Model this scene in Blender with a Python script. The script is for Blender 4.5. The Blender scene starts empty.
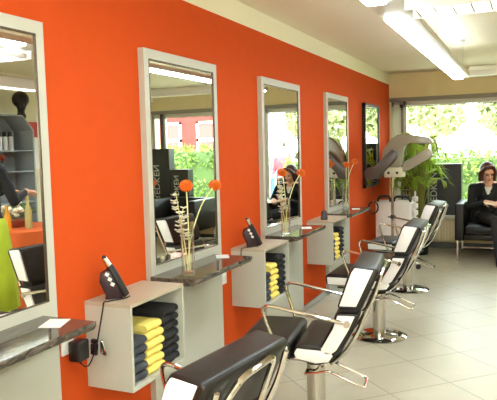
import bpy, bmesh, math, random
from mathutils import Vector, Matrix, Euler
import numpy as np
rnd = random.Random(7)
S = bpy.context.scene
COL = S.collection
PI = math.pi

# ------------------------------------------------------------------ camera
F_PX = 629.9; YAW = 0.41706; PITCH = 0.08164; ROLL = -0.025618; CAMX = 1.8535; CAMZ = 1.5
def cam_axes():
    f = Vector((-math.sin(YAW)*math.cos(PITCH), math.cos(YAW)*math.cos(PITCH), -math.sin(PITCH)))
    r = Vector((math.cos(YAW), math.sin(YAW), 0)); u = r.cross(f)
    c, s = math.cos(ROLL), math.sin(ROLL)
    return f, c*r + s*u, -s*r + c*u
cf, cr, cu = cam_axes()
cd = bpy.data.cameras.new('camera'); cam = bpy.data.objects.new('camera', cd); COL.objects.link(cam)
cd.sensor_fit = 'HORIZONTAL'; cd.sensor_width = 36; cd.lens = F_PX/497*36; cd.clip_start = 0.02; cd.clip_end = 300
m3 = Matrix((cr, cu, -cf)).transposed()
cam.matrix_world = Matrix.Translation((CAMX, 0, CAMZ)) @ m3.to_4x4()
S.camera = cam

# ------------------------------------------------------------------ world, sun, exposure
W = bpy.data.worlds.new('sky'); S.world = W; W.use_nodes = True
bg = W.node_tree.nodes['Background']; bg.inputs[0].default_value = (0.86, 0.97, 1.0, 1); bg.inputs[1].default_value = 6.0
sd = bpy.data.lights.new('sun', 'SUN'); sun = bpy.data.objects.new('sun', sd); COL.objects.link(sun)
sd.energy = 7; sd.angle = 0.02; sd.color = (1, 0.97, 0.86)
sun.rotation_euler = Vector((0.35, 0.62, -0.75)).to_track_quat('-Z', 'Y').to_euler()
# the photographer's flash beside the lens
fd = bpy.data.lights.new('camera_flash', 'POINT'); fl = bpy.data.objects.new('camera_flash', fd); COL.objects.link(fl)
fd.energy = 58; fd.shadow_soft_size = 0.06; fd.color = (0.93, 1, 1); fl.location = (CAMX+0.02, -0.02, CAMZ+0.12)
TUBE = 15.0; UPGLOW = 6.0
S.view_settings.view_transform = 'Standard'; S.view_settings.look = 'None'
S.view_settings.exposure = 1.05; S.view_settings.gamma = 1; S.view_settings.use_curve_mapping = False
try:
    S.cycles.use_denoising = True; S.cycles.max_bounces = 10; S.cycles.transparent_max_bounces = 16
    S.cycles.sample_clamp_indirect = 6; S.cycles.caustics_reflective = False; S.cycles.caustics_refractive = False
except Exception: pass

# ------------------------------------------------------------------ materials
def lin(c):
    c = c/255
    return c/12.92 if c <= 0.04045 else ((c+0.055)/1.055)**2.4
def rgb(r, g, b): return (lin(r), lin(g), lin(b), 1)
def mat(name, col, rough=0.5, metal=0.0, noise=0, nscale=30, bump=0, spec=0.5, trans=0, emit=0, alpha=1, coat=0):
    m = bpy.data.materials.new(name); m.use_nodes = True
    nt = m.node_tree; b = nt.nodes['Principled BSDF']
    c = rgb(*col)
    b.inputs['Base Color'].default_value = c; b.inputs['Roughness'].default_value = rough
    b.inputs['Metallic'].default_value = metal; b.inputs['Specular IOR Level'].default_value = spec
    b.inputs['Transmission Weight'].default_value = trans; b.inputs['Alpha'].default_value = alpha
    b.inputs['Coat Weight'].default_value = coat
    if emit:
        b.inputs['Emission Color'].default_value = c; b.inputs['Emission Strength'].default_value = emit
    if noise or bump:
        tc = nt.nodes.new('ShaderNodeTexCoord'); n = nt.nodes.new('ShaderNodeTexNoise')
        n.inputs['Scale'].default_value = nscale; n.inputs['Detail'].default_value = 5
        nt.links.new(tc.outputs['Object'], n.inputs['Vector'])
        if noise:
            mx = nt.nodes.new('ShaderNodeMix'); mx.data_type = 'RGBA'
            mx.inputs[6].default_value = tuple(max(0, v*(1-noise)) for v in c[:3])+(1,)
            mx.inputs[7].default_value = tuple(min(1, v*(1+noise)) for v in c[:3])+(1,)
            nt.links.new(n.outputs['Fac'], mx.inputs[0]); nt.links.new(mx.outputs[2], b.inputs['Base Color'])
        if bump:
            bp = nt.nodes.new('ShaderNodeBump'); bp.inputs['Strength'].default_value = bump; bp.inputs['Distance'].default_value = 0.01
            nt.links.new(n.outputs['Fac'], bp.inputs['Height']); nt.links.new(bp.outputs['Normal'], b.inputs['Normal'])
    return m
def glassy(name, tint=(1, 1, 1), refl=0.10):
    m = bpy.data.materials.new(name); m.use_nodes = True; nt = m.node_tree; nt.nodes.clear()
    o = nt.nodes.new('ShaderNodeOutputMaterial'); mx = nt.nodes.new('ShaderNodeMixShader')
    t = nt.nodes.new('ShaderNodeBsdfTransparent'); t.inputs[0].default_value = (*tint, 1)
    g = nt.nodes.new('ShaderNodeBsdfGlossy'); g.inputs['Roughness'].default_value = 0.02
    lw = nt.nodes.new('ShaderNodeLayerWeight'); lw.inputs[0].default_value = refl
    nt.links.new(lw.outputs['Facing' if refl > 0.2 else 'Fresnel'], mx.inputs[0])
    nt.links.new(t.outputs[0], mx.inputs[1]); nt.links.new(g.outputs[0], mx.inputs[2]); nt.links.new(mx.outputs[0], o.inputs[0])
    return m
ORANGE = mat('orange_paint', (206, 80, 32), 0.7, noise=0.05, nscale=9, bump=0.08, spec=0.04)
CREAM = mat('cream_paint', (238, 230, 196), 0.8, noise=0.03, nscale=6)
CEIL = mat('ceiling_paint', (236, 226, 198), 0.85, noise=0.03, nscale=3)
TAN = mat('tan_paint', (244, 228, 182), 0.8, noise=0.03, nscale=5)
PANEL = mat('grey_laminate', (190, 189, 174), 0.42, noise=0.02, nscale=14)
EDGE = mat('beige_laminate', (180, 168, 144), 0.45, noise=0.03, nscale=14)
MIRROR = mat('mirror_silver', (238, 240, 236), 0.0, 1.0)
CHROME = mat('chrome', (196, 194, 188), 0.06, 1.0)
STEEL = mat('brushed_steel', (190, 188, 182), 0.28, 1.0)
LEATHER = mat('black_leather', (20, 17, 12), 0.38, spec=0.4, noise=0.25, nscale=160, bump=0.12)
BLACK = mat('black_plastic', (24, 22, 24), 0.4)
RUBBER = mat('black_rubber', (16, 16, 16), 0.7)
WHITEV = mat('white_vinyl', (238, 238, 236), 0.38)
WHITE = mat('white_plastic', (238, 236, 228), 0.4)
PAPER = mat('white_paper', (246, 244, 238), 0.7)
FRAMEW = mat('white_window_frame', (228, 226, 214), 0.45)
GREYT = mat('grey_trim', (150, 144, 132), 0.5)
DARKT = mat('dark_skirting', (92, 90, 84), 0.45)
RADI = mat('cream_enamel', (244, 226, 178), 0.4)
SILLM = mat('sill_stone', (226, 222, 210), 0.35, noise=0.04, nscale=25)
GLASS = glassy('window_glass', (0.98, 1, 0.98), 0.12)
VASEG = glassy('vase_glass', (1, 1, 0.98), 0.30)
def granite():
    m = mat('dark_granite', (70, 64, 56), 0.07, spec=0.6)
    nt = m.node_tree; b = nt.nodes['Principled BSDF']
    tc = nt.nodes.new('ShaderNodeTexCoord'); mp = nt.nodes.new('ShaderNodeMapping'); mp.inputs['Scale'].default_value = (3, 1, 3)
    n = nt.nodes.new('ShaderNodeTexNoise'); n.inputs['Scale'].default_value = 14; n.inputs['Detail'].default_value = 8; n.inputs['Distortion'].default_value = 1.2
    r = nt.nodes.new('ShaderNodeValToRGB'); r.color_ramp.elements[0].position = 0.35; r.color_ramp.elements[1].position = 0.68
    r.color_ramp.elements[0].color = rgb(44, 40, 36); r.color_ramp.elements[1].color = rgb(112, 102, 88)
    nt.links.new(tc.outputs['Object'], mp.inputs[0]); nt.links.new(mp.outputs[0], n.inputs['Vector'])
    nt.links.new(n.outputs['Fac'], r.inputs[0]); nt.links.new(r.outputs[0], b.inputs['Base Color'])
    return m
GRANITE = granite()
def tiles():
    m = mat('beige_floor_tiles', (196, 186, 160), 0.3, spec=0.5)
    nt = m.node_tree; b = nt.nodes['Principled BSDF']; L = nt.links
    tc = nt.nodes.new('ShaderNodeTexCoord'); mp = nt.nodes.new('ShaderNodeMapping')
    s = 0.44
    mp.vector_type = 'POINT'; mp.inputs['Rotation'].default_value = (0, 0, -PI/4)
    mp.inputs['Location'].default_value = (-3.852/s, -1.842/s, 0); mp.inputs['Scale'].default_value = (1/s, 1/s, 1)
    L.new(tc.outputs['Object'], mp.inputs[0])
    br = nt.nodes.new('ShaderNodeTexBrick'); br.offset = 0; br.squash = 1
    br.inputs['Color1'].default_value = rgb(205, 197, 174); br.inputs['Color2'].default_value = rgb(199, 190, 166)
    br.inputs['Mortar'].default_value = rgb(166, 156, 132); br.inputs['Scale'].default_value = 1
    br.inputs['Mortar Size'].default_value = 0.011; br.inputs['Mortar Smooth'].default_value = 0.1
    br.inputs['Brick Width'].default_value = 1; br.inputs['Row Height'].default_value = 1
    L.new(mp.outputs[0], br.inputs['Vector'])
    n = nt.nodes.new('ShaderNodeTexNoise'); n.inputs['Scale'].default_value = 7; n.inputs['Detail'].default_value = 6
    L.new(tc.outputs['Object'], n.inputs['Vector'])
    mx = nt.nodes.new('ShaderNodeMix'); mx.data_type = 'RGBA'; mx.blend_type = 'MULTIPLY'; mx.inputs[0].default_value = 0.22
    L.new(br.outputs['Color'], mx.inputs[6]); L.new(n.outputs['Fac'], mx.inputs[7]); L.new(mx.outputs[2], b.inputs['Base Color'])
    mr = nt.nodes.new('ShaderNodeMapRange'); mr.inputs[3].default_value = 0.22; mr.inputs[4].default_value = 0.42
    L.new(n.outputs['Fac'], mr.inputs[0]); L.new(mr.outputs[0], b.inputs['Roughness'])
    bp = nt.nodes.new('ShaderNodeBump'); bp.inputs['Strength'].default_value = 0.25; bp.inputs['Distance'].default_value = 0.004; bp.invert = True
    L.new(br.outputs['Fac'], bp.inputs['Height']); L.new(bp.outputs['Normal'], b.inputs['Normal'])
    return m
TILES = tiles()
TOW_G = mat('grey_terry', (62, 66, 72), 0.95, noise=0.2, nscale=180, bump=0.5)
TOW_Y = mat('yellow_terry', (248, 222, 112), 0.95, noise=0.12, nscale=180, bump=0.5)
TOW_K = mat('black_terry', (30, 29, 31), 0.95, noise=0.2, nscale=180, bump=0.5)
PETAL = mat('orange_petal', (246, 112, 18), 0.6, noise=0.2, nscale=90)
PETALC = mat('flower_centre', (190, 96, 24), 0.8)
STEMG = mat('pale_green_stem', (222, 222, 160), 0.6)
BLOOM = mat('white_blossom', (248, 246, 226), 0.6)
PALMG = mat('palm_leaf', (138, 170, 70), 0.5, noise=0.3, nscale=6)
PALMS = mat('palm_stem', (150, 146, 70), 0.55)
def translucent(m, col, f):
    nt = m.node_tree; b = nt.nodes['Principled BSDF']; tr = nt.nodes.new('ShaderNodeBsdfTranslucent'); tr.inputs[0].default_value = rgb(*col)
    mx = nt.nodes.new('ShaderNodeMixShader'); mx.inputs[0].default_value = f
    nt.links.new(b.outputs[0], mx.inputs[1]); nt.links.new(tr.outputs[0], mx.inputs[2]); nt.links.new(mx.outputs[0], nt.nodes['Material Output'].inputs[0])
    return m
translucent(PALMG, (206, 226, 90), 0.6)
def leafmat(name, a, b_):
    m = mat(name, a, 0.6); nt = m.node_tree; b = nt.nodes['Principled BSDF']
    oi = nt.nodes.new('ShaderNodeTexCoord'); n = nt.nodes.new('ShaderNodeTexNoise'); n.inputs['Scale'].default_value = 3; n.inputs['Detail'].default_value = 6
    r = nt.nodes.new('ShaderNodeValToRGB'); r.color_ramp.elements[0].position = 0.35; r.color_ramp.elements[1].position = 0.65
    r.color_ramp.elements[0].color = rgb(*a); r.color_ramp.elements[1].color = rgb(*b_)
    nt.links.new(oi.outputs['Object'], n.inputs['Vector']); nt.links.new(n.outputs['Fac'], r.inputs[0]); nt.links.new(r.outputs[0], b.inputs['Base Color'])
    return m
HEDGE = translucent(leafmat('hedge_leaves', (66, 92, 34), (118, 144, 62)), (120, 160, 60), 0.3)
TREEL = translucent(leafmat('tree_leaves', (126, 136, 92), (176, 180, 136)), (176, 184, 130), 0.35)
BARK = mat('bark', (120, 104, 84), 0.9, noise=0.3, nscale=20)
BOXBLK = mat('black_card', (26, 30, 30), 0.35)
LETTER = mat('silver_print', (205, 208, 200), 0.5)
DRYER = mat('taupe_plastic', (146, 136, 112), 0.22)
DRYERD = mat('dark_taupe_plastic', (84, 74, 66), 0.3)
CREAMP = mat('cream_plastic', (214, 204, 172), 0.4)
SKIN = mat('skin', (226, 172, 140), 0.55)
HAIR = mat('auburn_hair', (84, 34, 22), 0.45, noise=0.4, nscale=60)
HAIRD = mat('dark_hair', (52, 32, 24), 0.5, noise=0.4, nscale=60)
SUIT = mat('black_suit', (24, 24, 27), 0.75)
BLOUSE = mat('white_blouse', (240, 238, 232), 0.7)
LIME = mat('lime_cloth', (186, 208, 46), 0.8, noise=0.12, nscale=12)
LIPS = mat('lips', (176, 82, 76), 0.45)
EYE = mat('dark_eye', (38, 26, 22), 0.3)
CLOTHO = mat('orange_cloth', (214, 96, 36), 0.8, noise=0.12, nscale=7)
BLUE = mat('blue_denim', (88, 128, 176), 0.8); REDC = mat('red_cloth', (206, 66, 78), 0.8)
LIGHTM = mat('lamp_diffuser', (232, 246, 255), 0.5, emit=TUBE)
ADDEDUP = mat('added_uplight_glow', (232, 246, 255), 0.5, emit=UPGLOW)  # glow for the added uplight strips, not a real lamp part
LAMPW = mat('lamp_housing', (226, 222, 208), 0.45)
BRICKP = mat('red_facade', (140, 40, 36), 0.85, noise=0.1, nscale=4)
PAVE = mat('pale_paving', (206, 202, 186), 0.85, noise=0.08, nscale=3)
GRASSM = mat('grass_ground', (128, 150, 74), 0.95, noise=0.2, nscale=5)

# ------------------------------------------------------------------ builders
class MB:
    def __init__(s): s.bm = bmesh.new()
    def _fin(s, vs, M):
        if M is not None: bmesh.ops.transform(s.bm, matrix=M, verts=vs)
    def box(s, lo, hi, bev=0, seg=2, M=None, mi=0):
        lo = Vector(lo); hi = Vector(hi)
        r = bmesh.ops.create_cube(s.bm, size=1); vs = r['verts']
        d = hi-lo
        bmesh.ops.scale(s.bm, vec=d, verts=vs); bmesh.ops.translate(s.bm, vec=(lo+hi)/2, verts=vs)
        if bev:
            es = list({e for v in vs for e in v.link_edges})
            q = bmesh.ops.bevel(s.bm, geom=es, offset=bev, segments=seg, affect='EDGES', profile=0.5)
            vs = list({v for f in q['faces'] for v in f.verts} | {v for v in vs if v.is_valid})
        s._fin(vs, M)
        if mi:
            for f in {f for v in vs for f in v.link_faces}: f.material_index = mi
        return s
    def cyl(s, p0, p1, r0, r1=None, n=20, caps=True):
        r1 = r0 if r1 is None else r1
        p0 = Vector(p0); p1 = Vector(p1); d = p1-p0
        q = d.to_track_quat('Z', 'Y'); 
        M = Matrix.Translation((p0+p1)/2) @ q.to_matrix().to_4x4()
        bmesh.ops.create_cone(s.bm, cap_ends=caps, segments=n, radius1=r0, radius2=r1, depth=d.length, matrix=M)
        return s
    def sphere(s, c, r, sc=(1, 1, 1), n=16, M=None):
        MM = Matrix.Translation(c) @ (M.to_4x4() if M else Matrix()) @ Matrix.Diagonal((*sc, 1))
        bmesh.ops.create_uvsphere(s.bm, u_segments=n, v_segments=max(6, n//2+2), radius=r, matrix=MM)
        return s
    def lathe(s, prof, c=(0, 0, 0), n=28):
        c = Vector(c); rings = []
        for (r, z) in prof:
            if r <= 1e-6: rings.append([s.bm.verts.new(c+Vector((0, 0, z)))])
            else: rings.append([s.bm.verts.new(c+Vector((r*math.cos(2*PI*k/n), r*math.sin(2*PI*k/n), z))) for k in range(n)])
        for a, b in zip(rings, rings[1:]):
            for k in range(n):
                k2 = (k+1) % n
                if len(a) == 1 and len(b) == 1: continue
                if len(a) == 1: s.bm.faces.new((a[0], b[k], b[k2]))
                elif len(b) == 1: s.bm.faces.new((a[k2], a[k], b[0]))
                else: s.bm.faces.new((a[k], b[k], b[k2], a[k2]))
        return s
    def prism(s, poly, axis, lo, hi, bev=0, seg=2):
        # poly in the two other axes (cyclic order x,y,z minus axis), extruded lo..hi along axis
        def P(a, b, t):
            return {'x': (t, a, b), 'y': (a, t, b), 'z': (a, b, t)}[axis]
        A = [s.bm.verts.new(P(a, b, lo)) for a, b in poly]; B = [s.bm.verts.new(P(a, b, hi)) for a, b in poly]
        fs = [s.bm.faces.new(A), s.bm.faces.new(B[::-1])]
        n = len(poly)
        for k in range(n): fs.append(s.bm.faces.new((A[k], B[k], B[(k+1) % n], A[(k+1) % n])))
        bmesh.ops.recalc_face_normals(s.bm, faces=fs)
        if bev:
            es = list({e for f in fs for e in f.edges})
            bmesh.ops.bevel(s.bm, geom=es, offset=bev, segments=seg, affect='EDGES', profile=0.5)
        return s
    def tube(s, pts, r, n=10, closed=False, rs=None, flat=1.0):
        pts = [Vector(p) for p in pts]; m = len(pts); rings = []
        up = None
        for i, p in enumerate(pts):
            a = pts[(i-1) % m] if (closed or i > 0) else p; b = pts[(i+1) % m] if (closed or i < m-1) else p
            t = (b-a).normalized()
            if up is None:
                up = Vector((0, 0, 1)) if abs(t.z) < 0.9 else Vector((0, 1, 0))
            u = (up - t*up.dot(t)); u = u.normalized() if u.length > 1e-6 else t.orthogonal().normalized()
            up = u; v = t.cross(u); rr = rs[i] if rs else r
            rings.append([s.bm.verts.new(p + u*rr*math.cos(2*PI*k/n)*flat + v*rr*math.sin(2*PI*k/n)) for k in range(n)])
        R = range(m if closed else m-1)
        for i in R:
            a = rings[i]; b = rings[(i+1) % m]
            for k in range(n): s.bm.faces.new((a[k], a[(k+1) % n], b[(k+1) % n], b[k]))
        if not closed:
            s.bm.faces.new(rings[0][::-1]); s.bm.faces.new(rings[-1])
        return s
    def quad(s, *ps):
        s.bm.faces.new([s.bm.verts.new(p) for p in ps]); return s
    def build(s, name, m, parent=None, smooth=True, ang=35):
        me = bpy.data.meshes.new(name)
        bmesh.ops.recalc_face_normals(s.bm, faces=s.bm.faces[:])
        s.bm.to_mesh(me); s.bm.free()
        for mm in (m if isinstance(m, (list, tuple)) else [m]): me.materials.append(mm)
        if smooth:
            for p in me.polygons: p.use_smooth = True
            me.set_sharp_from_angle(angle=math.radians(ang))
        o = bpy.data.objects.new(name, me); COL.objects.link(o)
        if parent: o.parent = parent
        return o
def rnd_path(pts, r=0.03, k=5, closed=False):
    """round the corners of a polyline"""
    pts = [Vector(p) for p in pts]; out = []; n = len(pts)
    for i, p in enumerate(pts):
        if not closed and i in (0, n-1): out.append(p); continue
        a = pts[i-1]; b = pts[(i+1) % n]
        da = a-p; db = b-p; ra = min(r, da.length*0.45); rb = min(r, db.length*0.45)
        p0 = p+da.normalized()*ra; p1 = p+db.normalized()*rb
        for j in range(k+1):
            t = j/k; out.append(p0*(1-t)**2 + p*2*t*(1-t) + p1*t*t)
    return out
def spline(pts, k=6):
    pts = [Vector(p) for p in pts]; out = []
    P = [pts[0]*2-pts[1]]+pts+[pts[-1]*2-pts[-2]]
    for i in range(1, len(P)-2):
        for j in range(k):
            t = j/k; a, b, c, d = P[i-1:i+3]
            out.append(0.5*((2*b)+(c-a)*t+(2*a-5*b+4*c-d)*t*t+(-a+3*b-3*c+d)*t**3))
    out.append(pts[-1]); return out
def tag(o, label, cat, group=None, kind=None):
    o['label'] = label; o['category'] = cat
    if group: o['group'] = group
    if kind: o['kind'] = kind
    return o
def thing(name, label, cat, loc=(0, 0, 0), rz=0, group=None):
    o = bpy.data.objects.new(name, None); COL.objects.link(o); o.empty_display_size = 0.1
    o.location = loc; o.rotation_euler = (0, 0, rz)
    return tag(o, label, cat, group)
def struct(name, mb, m, smooth=False):
    o = mb.build(name, m, None, smooth); o['kind'] = 'structure'; return o
def children(o): return [c for c in bpy.data.objects if c.parent == o]
def copy_tree(o, parent=None):
    c = o.copy(); COL.objects.link(c); c.parent = parent
    for ch in children(o): copy_tree(ch, c)
    return c
def clone(o, loc, rz, label):
    c = copy_tree(o); c.location = loc; c.rotation_euler = (0, 0, rz); c['label'] = label
    return c

# ------------------------------------------------------------------ the room
RX, RY0, RY1, RZ = 4.2, -1.6, 9.35, 2.525
ZO = 2.375
struct('floor', MB().box((-0.2, RY0-0.2, -0.1), (RX+0.2, RY1+0.25, 0)), TILES)
struct('ceiling', MB().box((-0.2, RY0-0.2, RZ), (RX+0.2, RY1+0.25, RZ+0.25)), CEIL)
struct('wall_left', MB().box((-0.2, RY0, 0), (0, RY1, ZO)), ORANGE)
struct('trim_1', MB().box((-0.2, RY0, ZO), (0, RY1, RZ)), CREAM)
struct('wall_right', MB().box((RX, RY0, 0), (RX+0.2, RY1, RZ)), CREAM)
struct('wall_front', MB().box((-0.2, RY0-0.2, 0), (RX+0.2, RY0, RZ)), CREAM)
WX0, WX1, WZ0, WZ1 = 0.03, 4.14, 0.46, 2.12
wb = MB()
wb.box((-0.2, RY1, 0), (RX+0.2, RY1+0.25, WZ0)); wb.box((-0.2, RY1, WZ1+0.05), (RX+0.2, RY1+0.25, RZ))
wb.box((-0.2, RY1, WZ0), (WX0, RY1+0.25, WZ1+0.05)); wb.box((WX1, RY1, WZ0), (RX+0.2, RY1+0.25, WZ1+0.05))
struct('wall_back', wb, TAN)
struct('trim_2', MB().box((0.0, RY1-0.03, WZ1), (RX, RY1+0.1, WZ1+0.055), 0.004), GREYT)
struct('trim_3', MB().box((0.0, 9.10, 0.455), (RX, RY1+0.12, 0.50), 0.006), SILLM)
struct('baseboard_left', MB().box((0, RY0, 0), (0.014, RY1, 0.058), 0.003), STEEL)
struct('baseboard_back', MB().box((0, RY1-0.014, 0), (RX, RY1, 0.085), 0.003), DARKT)
struct('baseboard_right', MB().box((RX-0.014, RY0, 0), (RX, RY1, 0.06), 0.003), DARKT)
# windows: three panes with frames
def window(n, x0, x1, posts=()):
    fr = MB(); y0, y1 = RY1+0.04, RY1+0.10; t = 0.035
    fr.box((x0, y0, WZ0+0.04), (x0+t, y1, WZ1)); fr.box((x1-t, y0, WZ0+0.04), (x1, y1, WZ1))
    fr.box((x0, y0, WZ1-0.06), (x1, y1, WZ1)); fr.box((x0, y0, WZ0+0.04), (x1, y1, WZ0+0.08))
    o = struct('window_%d' % n, fr, FRAMEW)
    g = MB().box((x0+t, y0+0.025, WZ0+0.08), (x1-t, y0+0.031, WZ1-0.06)).build('pane', GLASS, o, False)
    rl = MB().cyl((x0+t, y0-0.012, WZ1-0.072), (x1-t, y0-0.012, WZ1-0.072), 0.007, n=8).build('blind_rail', GREYT, o)
    return o
window(1, 0.03, 0.17); window(2, 0.205, 2.03); window(3, 2.03, 3.93); window(4, 3.965, 4.14)
struct('trim_4', MB().box((0.17, RY1-0.005, 0.50), (0.205, RY1+0.11, WZ1), 0.003), GREYT)
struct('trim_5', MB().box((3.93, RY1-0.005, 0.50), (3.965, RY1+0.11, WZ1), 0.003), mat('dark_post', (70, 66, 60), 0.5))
# curtains folded at both ends of the window
def curtain(x0, x1, label):
    n = 26; pts = []
    mb = MB(); A = []; B = []
    for k in range(n+1):
        t = k/n; x = x0+(x1-x0)*t; y = RY1-0.035+0.018*math.sin(t*PI*7)
        A.append(mb.bm.verts.new((x, y, 0.53))); B.append(mb.bm.verts.new((x, y, 2.05)))
    for k in range(n): mb.bm.faces.new((A[k], A[k+1], B[k+1], B[k]))
    o = mb.build('curtain', CURT); md = o.modifiers.new('s', 'SOLIDIFY'); md.thickness = 0.004
    return tag(o, label, 'curtain')
CURT = mat('white_curtain', (238, 236, 224), 0.8)
translucent(CURT, (244, 242, 230), 0.6)
curtain(0.045, 0.15, 'narrow white curtain gathered at the window end beside the orange wall')
br = MB().box((0.165, RY1-0.05, 2.03), (0.215, RY1-0.008, 2.075), 0.006).cyl((0.19, RY1-0.04, 2.03), (0.19, RY1-0.04, 1.99), 0.008, n=8)
tag(br.build('blind_bracket', BLACK), 'small black blind bracket at the top of the window post', 'bracket')

# ------------------------------------------------------------------ ceiling lamp grid
def lamp(name, p0, p1, w, label, segs, louvre=False, h=0.065):
    p0 = Vector(p0); p1 = Vector(p1); L = (p1-p0).length; a = math.atan2((p1-p0).y, (p1-p0).x)
    t = thing(name, label, 'ceiling light', p0, a, 'suspended strip lights')
    MB().prism([(-w/2, 0.0), (w/2, 0.0), (w/2, h*0.6), (w*0.3, h), (-w*0.3, h), (-w/2, h*0.6)], 'x', 0, L).build('housing', LAMPW, t, False)
    for (a0, a1) in segs:
        if louvre: MB().box((a0, -w*0.25, -0.010), (a1, w*0.25, 0.002), 0.004).build('tube', LIGHTM, t)
        else:
            MB().box((a0, -w*0.12, -0.016), (a1, w*0.46, 0.004), 0.006).build('diffuser', LIGHTM, t)
            MB().box((a0, -w*0.2, h-0.004), (a1, w*0.2, h+0.004), 0.002).build('added_uplight', ADDEDUP, t)  # added glowing strip on the housing top, only to brighten the ceiling
    if louvre:
        lv = MB(); k = 0.06
        while k < L-0.06:
            lv.box((k, -w*0.44, -0.05), (k+0.010, w*0.44, -0.012)); k += 0.085
        lv.box((0.02, -w*0.47, -0.055), (L-0.02, -w*0.44, 0)); lv.box((0.02, w*0.44, -0.055), (L-0.02, w*0.47, 0))
        lv.build('louvre', LAMPW, t, False)
    return t
ZL = 2.20; LY = -1.3
mainA = lamp('strip_light', (1.20, LY, ZL), (1.20, 7.24, ZL), 0.17, 'long white strip light running over the row of styling chairs towards the window',
     [(0.1, 1.5), (1.6, 3.05), (3.1, 4.46), (4.86, 6.50), (6.56, 8.50)])
for yy in (0.5, 2.9, 4.72, 6.70):
    wire = MB().cyl((yy-LY, -0.06, 0.05), (yy-LY, -0.06, RZ-ZL-0.004), 0.0022, n=6).lathe([(0.0, 0), (0.022, 0), (0.022, -0.012), (0.006, -0.03), (0, -0.03)], (yy-LY, -0.06, RZ-ZL-0.004), 12)
    wire.build('suspension_wire', STEEL, mainA)
lamp('strip_light', (1.287, 3.28, ZL), (2.74, 3.28, ZL), 0.28, 'wide louvred cross light joining the two long lamps near the top picture edge', [(0.05, 1.4)], True)
lamp('strip_light', (1.287, 7.15, ZL), (2.74, 7.15, ZL), 0.14, 'unlit grey cross tube joining the long lamps nearest the window', [], False, 0.10)
lampB = lamp('strip_light', (2.85, LY, ZL), (2.85, 7.24, ZL), 0.2, 'long louvred strip light on the far right side, seen only in the mirrors', [(0.1, 2.9), (3.1, 5.5), (5.7, 8.4)], True)

# ------------------------------------------------------------------ styling stations
stations = [('nearest', 1.217, 2.071), ('second', 2.811, 3.648), ('third', 4.395, 5.269), ('farthest', 6.070, 6.895)]
ZP = 2.035; XP = 0.035
EDGEM = mat('bronze_edge', (84, 68, 50), 0.35, 0.5)
def station(word, y0, y1):
    t = thing('mirror_panel', {'nearest': 'nearest tall grey mirror panel, its mirror cut by the left picture edge', 'second': 'tall grey mirror panel behind three orange flowers and the largest towel cube', 'third': 'third tall grey mirror panel, its mirror showing people outside', 'farthest': 'farthest and narrowest looking of the grey mirror panels on the orange wall'}[word],
        'mirror', (0, 0, 0), 0, 'styling station mirrors')
    gz0, gz1, gy0, gy1 = 0.8835, 1.984, y0+0.046, y1-0.045
    p = MB()
    p.box((0.0, y0, 0.06), (XP-0.012, y1, ZP))                           # board
    p.box((XP-0.012, y0, 0.06), (XP, y1, gz0)); p.box((XP-0.012, y0, gz1), (XP, y1, ZP))
    p.box((XP-0.012, y0, gz0), (XP, gy0, gz1)); p.box((XP-0.012, gy1, gz0), (XP, y1, gz1))
    p.build('panel', PANEL, t, False)
    e = MB(); w = 0.006
    e.box((XP-0.011, gy0, gz0), (XP+0.001, gy0+w, gz1)); e.box((XP-0.011, gy1-w*0.6, gz0), (XP+0.001, gy1, gz1))
    e.box((XP-0.011, gy0, gz1-w), (XP+0.001, gy1, gz1)); e.box((XP-0.011, gy0, gz0), (XP+0.001, gy1, gz0+w*0.6))
    e.build('edge_strip', EDGEM, t, False)
    MB().box((XP-0.0115, gy0+w, gz0+w*0.6), (XP-0.006, gy1-w*0.6, gz1-w)).build('mirror_glass', MIRROR, t, False)
    MB().box((XP-0.012, y0+0.01, 0), (XP-0.004, y1-0.01, 0.06)).build('plinth', STEEL, t, False)
    return t
for s in stations: station(*s)
ZS = 0.835
def shelf(word, y0, y1):
    t = thing('ledge', 'dark polished stone ledge under the %s mirror, %s' % (word, {'nearest': 'cut by the left picture edge', 'second': 'carrying a vase and a white card', 'third': 'with a glass vase left of its middle', 'farthest': 'above the smallest towel cube'}[word]),
              'shelf', (XP, y0, ZS), 0, 'stone ledges below the mirrors')
    L = y1-y0; D = 0.268
    top = MB().prism([(0.0005, 0), (D-0.002, 0), (D, -0.003), (D, -0.016), (D-0.012, -0.034), (0.0005, -0.034)], 'y', 0, L)
    top.build('slab', GRANITE, t, False)
    MB().prism([(0.0005, -0.034), (D-0.05, -0.034), (D-0.07, -0.05), (0.0005, -0.05)], 'y', 0.05, L-0.03).build('under_strip', mat('dark_wood_strip', (92, 78, 66), 0.3), t, False)
    return t
shelves = [('nearest', 1.22, 1.985), ('second', 2.795, 3.535), ('third', 4.40, 5.10), ('farthest', 6.0, 6.745)]
for s in shelves: shelf(*s)

# ------------------------------------------------------------------ wall cubes with towels
cubes = [('second', 2.292, 2.768), ('third', 3.86, 4.331), ('farthest', 5.487, 5.98)]
BX, BZ0, BZ1 = 0.25, 0.42, 0.82
for word, y0, y1 in cubes:
    t = thing('wall_cube', 'grey open wall cube of towels left of the %s mirror, %s' % (word, {'second': 'largest in view', 'third': 'middle one of three', 'farthest': 'smallest in view'}[word]), 'cube shelf', (0, y0, 0), 0, 'open wall cubes')
    L = y1-y0; k = 0.016
    b = MB(); b.box((0.001, 0, BZ0), (BX, k, BZ1-k)); b.box((0.001, L-k, BZ0), (BX, L, BZ1-k))
    b.box((0.001, k, BZ0), (BX, L-k, BZ0+k)); b.box((0.001, k, BZ0+k), (0.012, L-k, BZ1-k))
    b.build('body', PANEL, t, False)
    MB().box((0.001, 0.0, BZ1-k), (BX, L, BZ1+0.0005)).build('top_board', EDGE, t, False)
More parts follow.
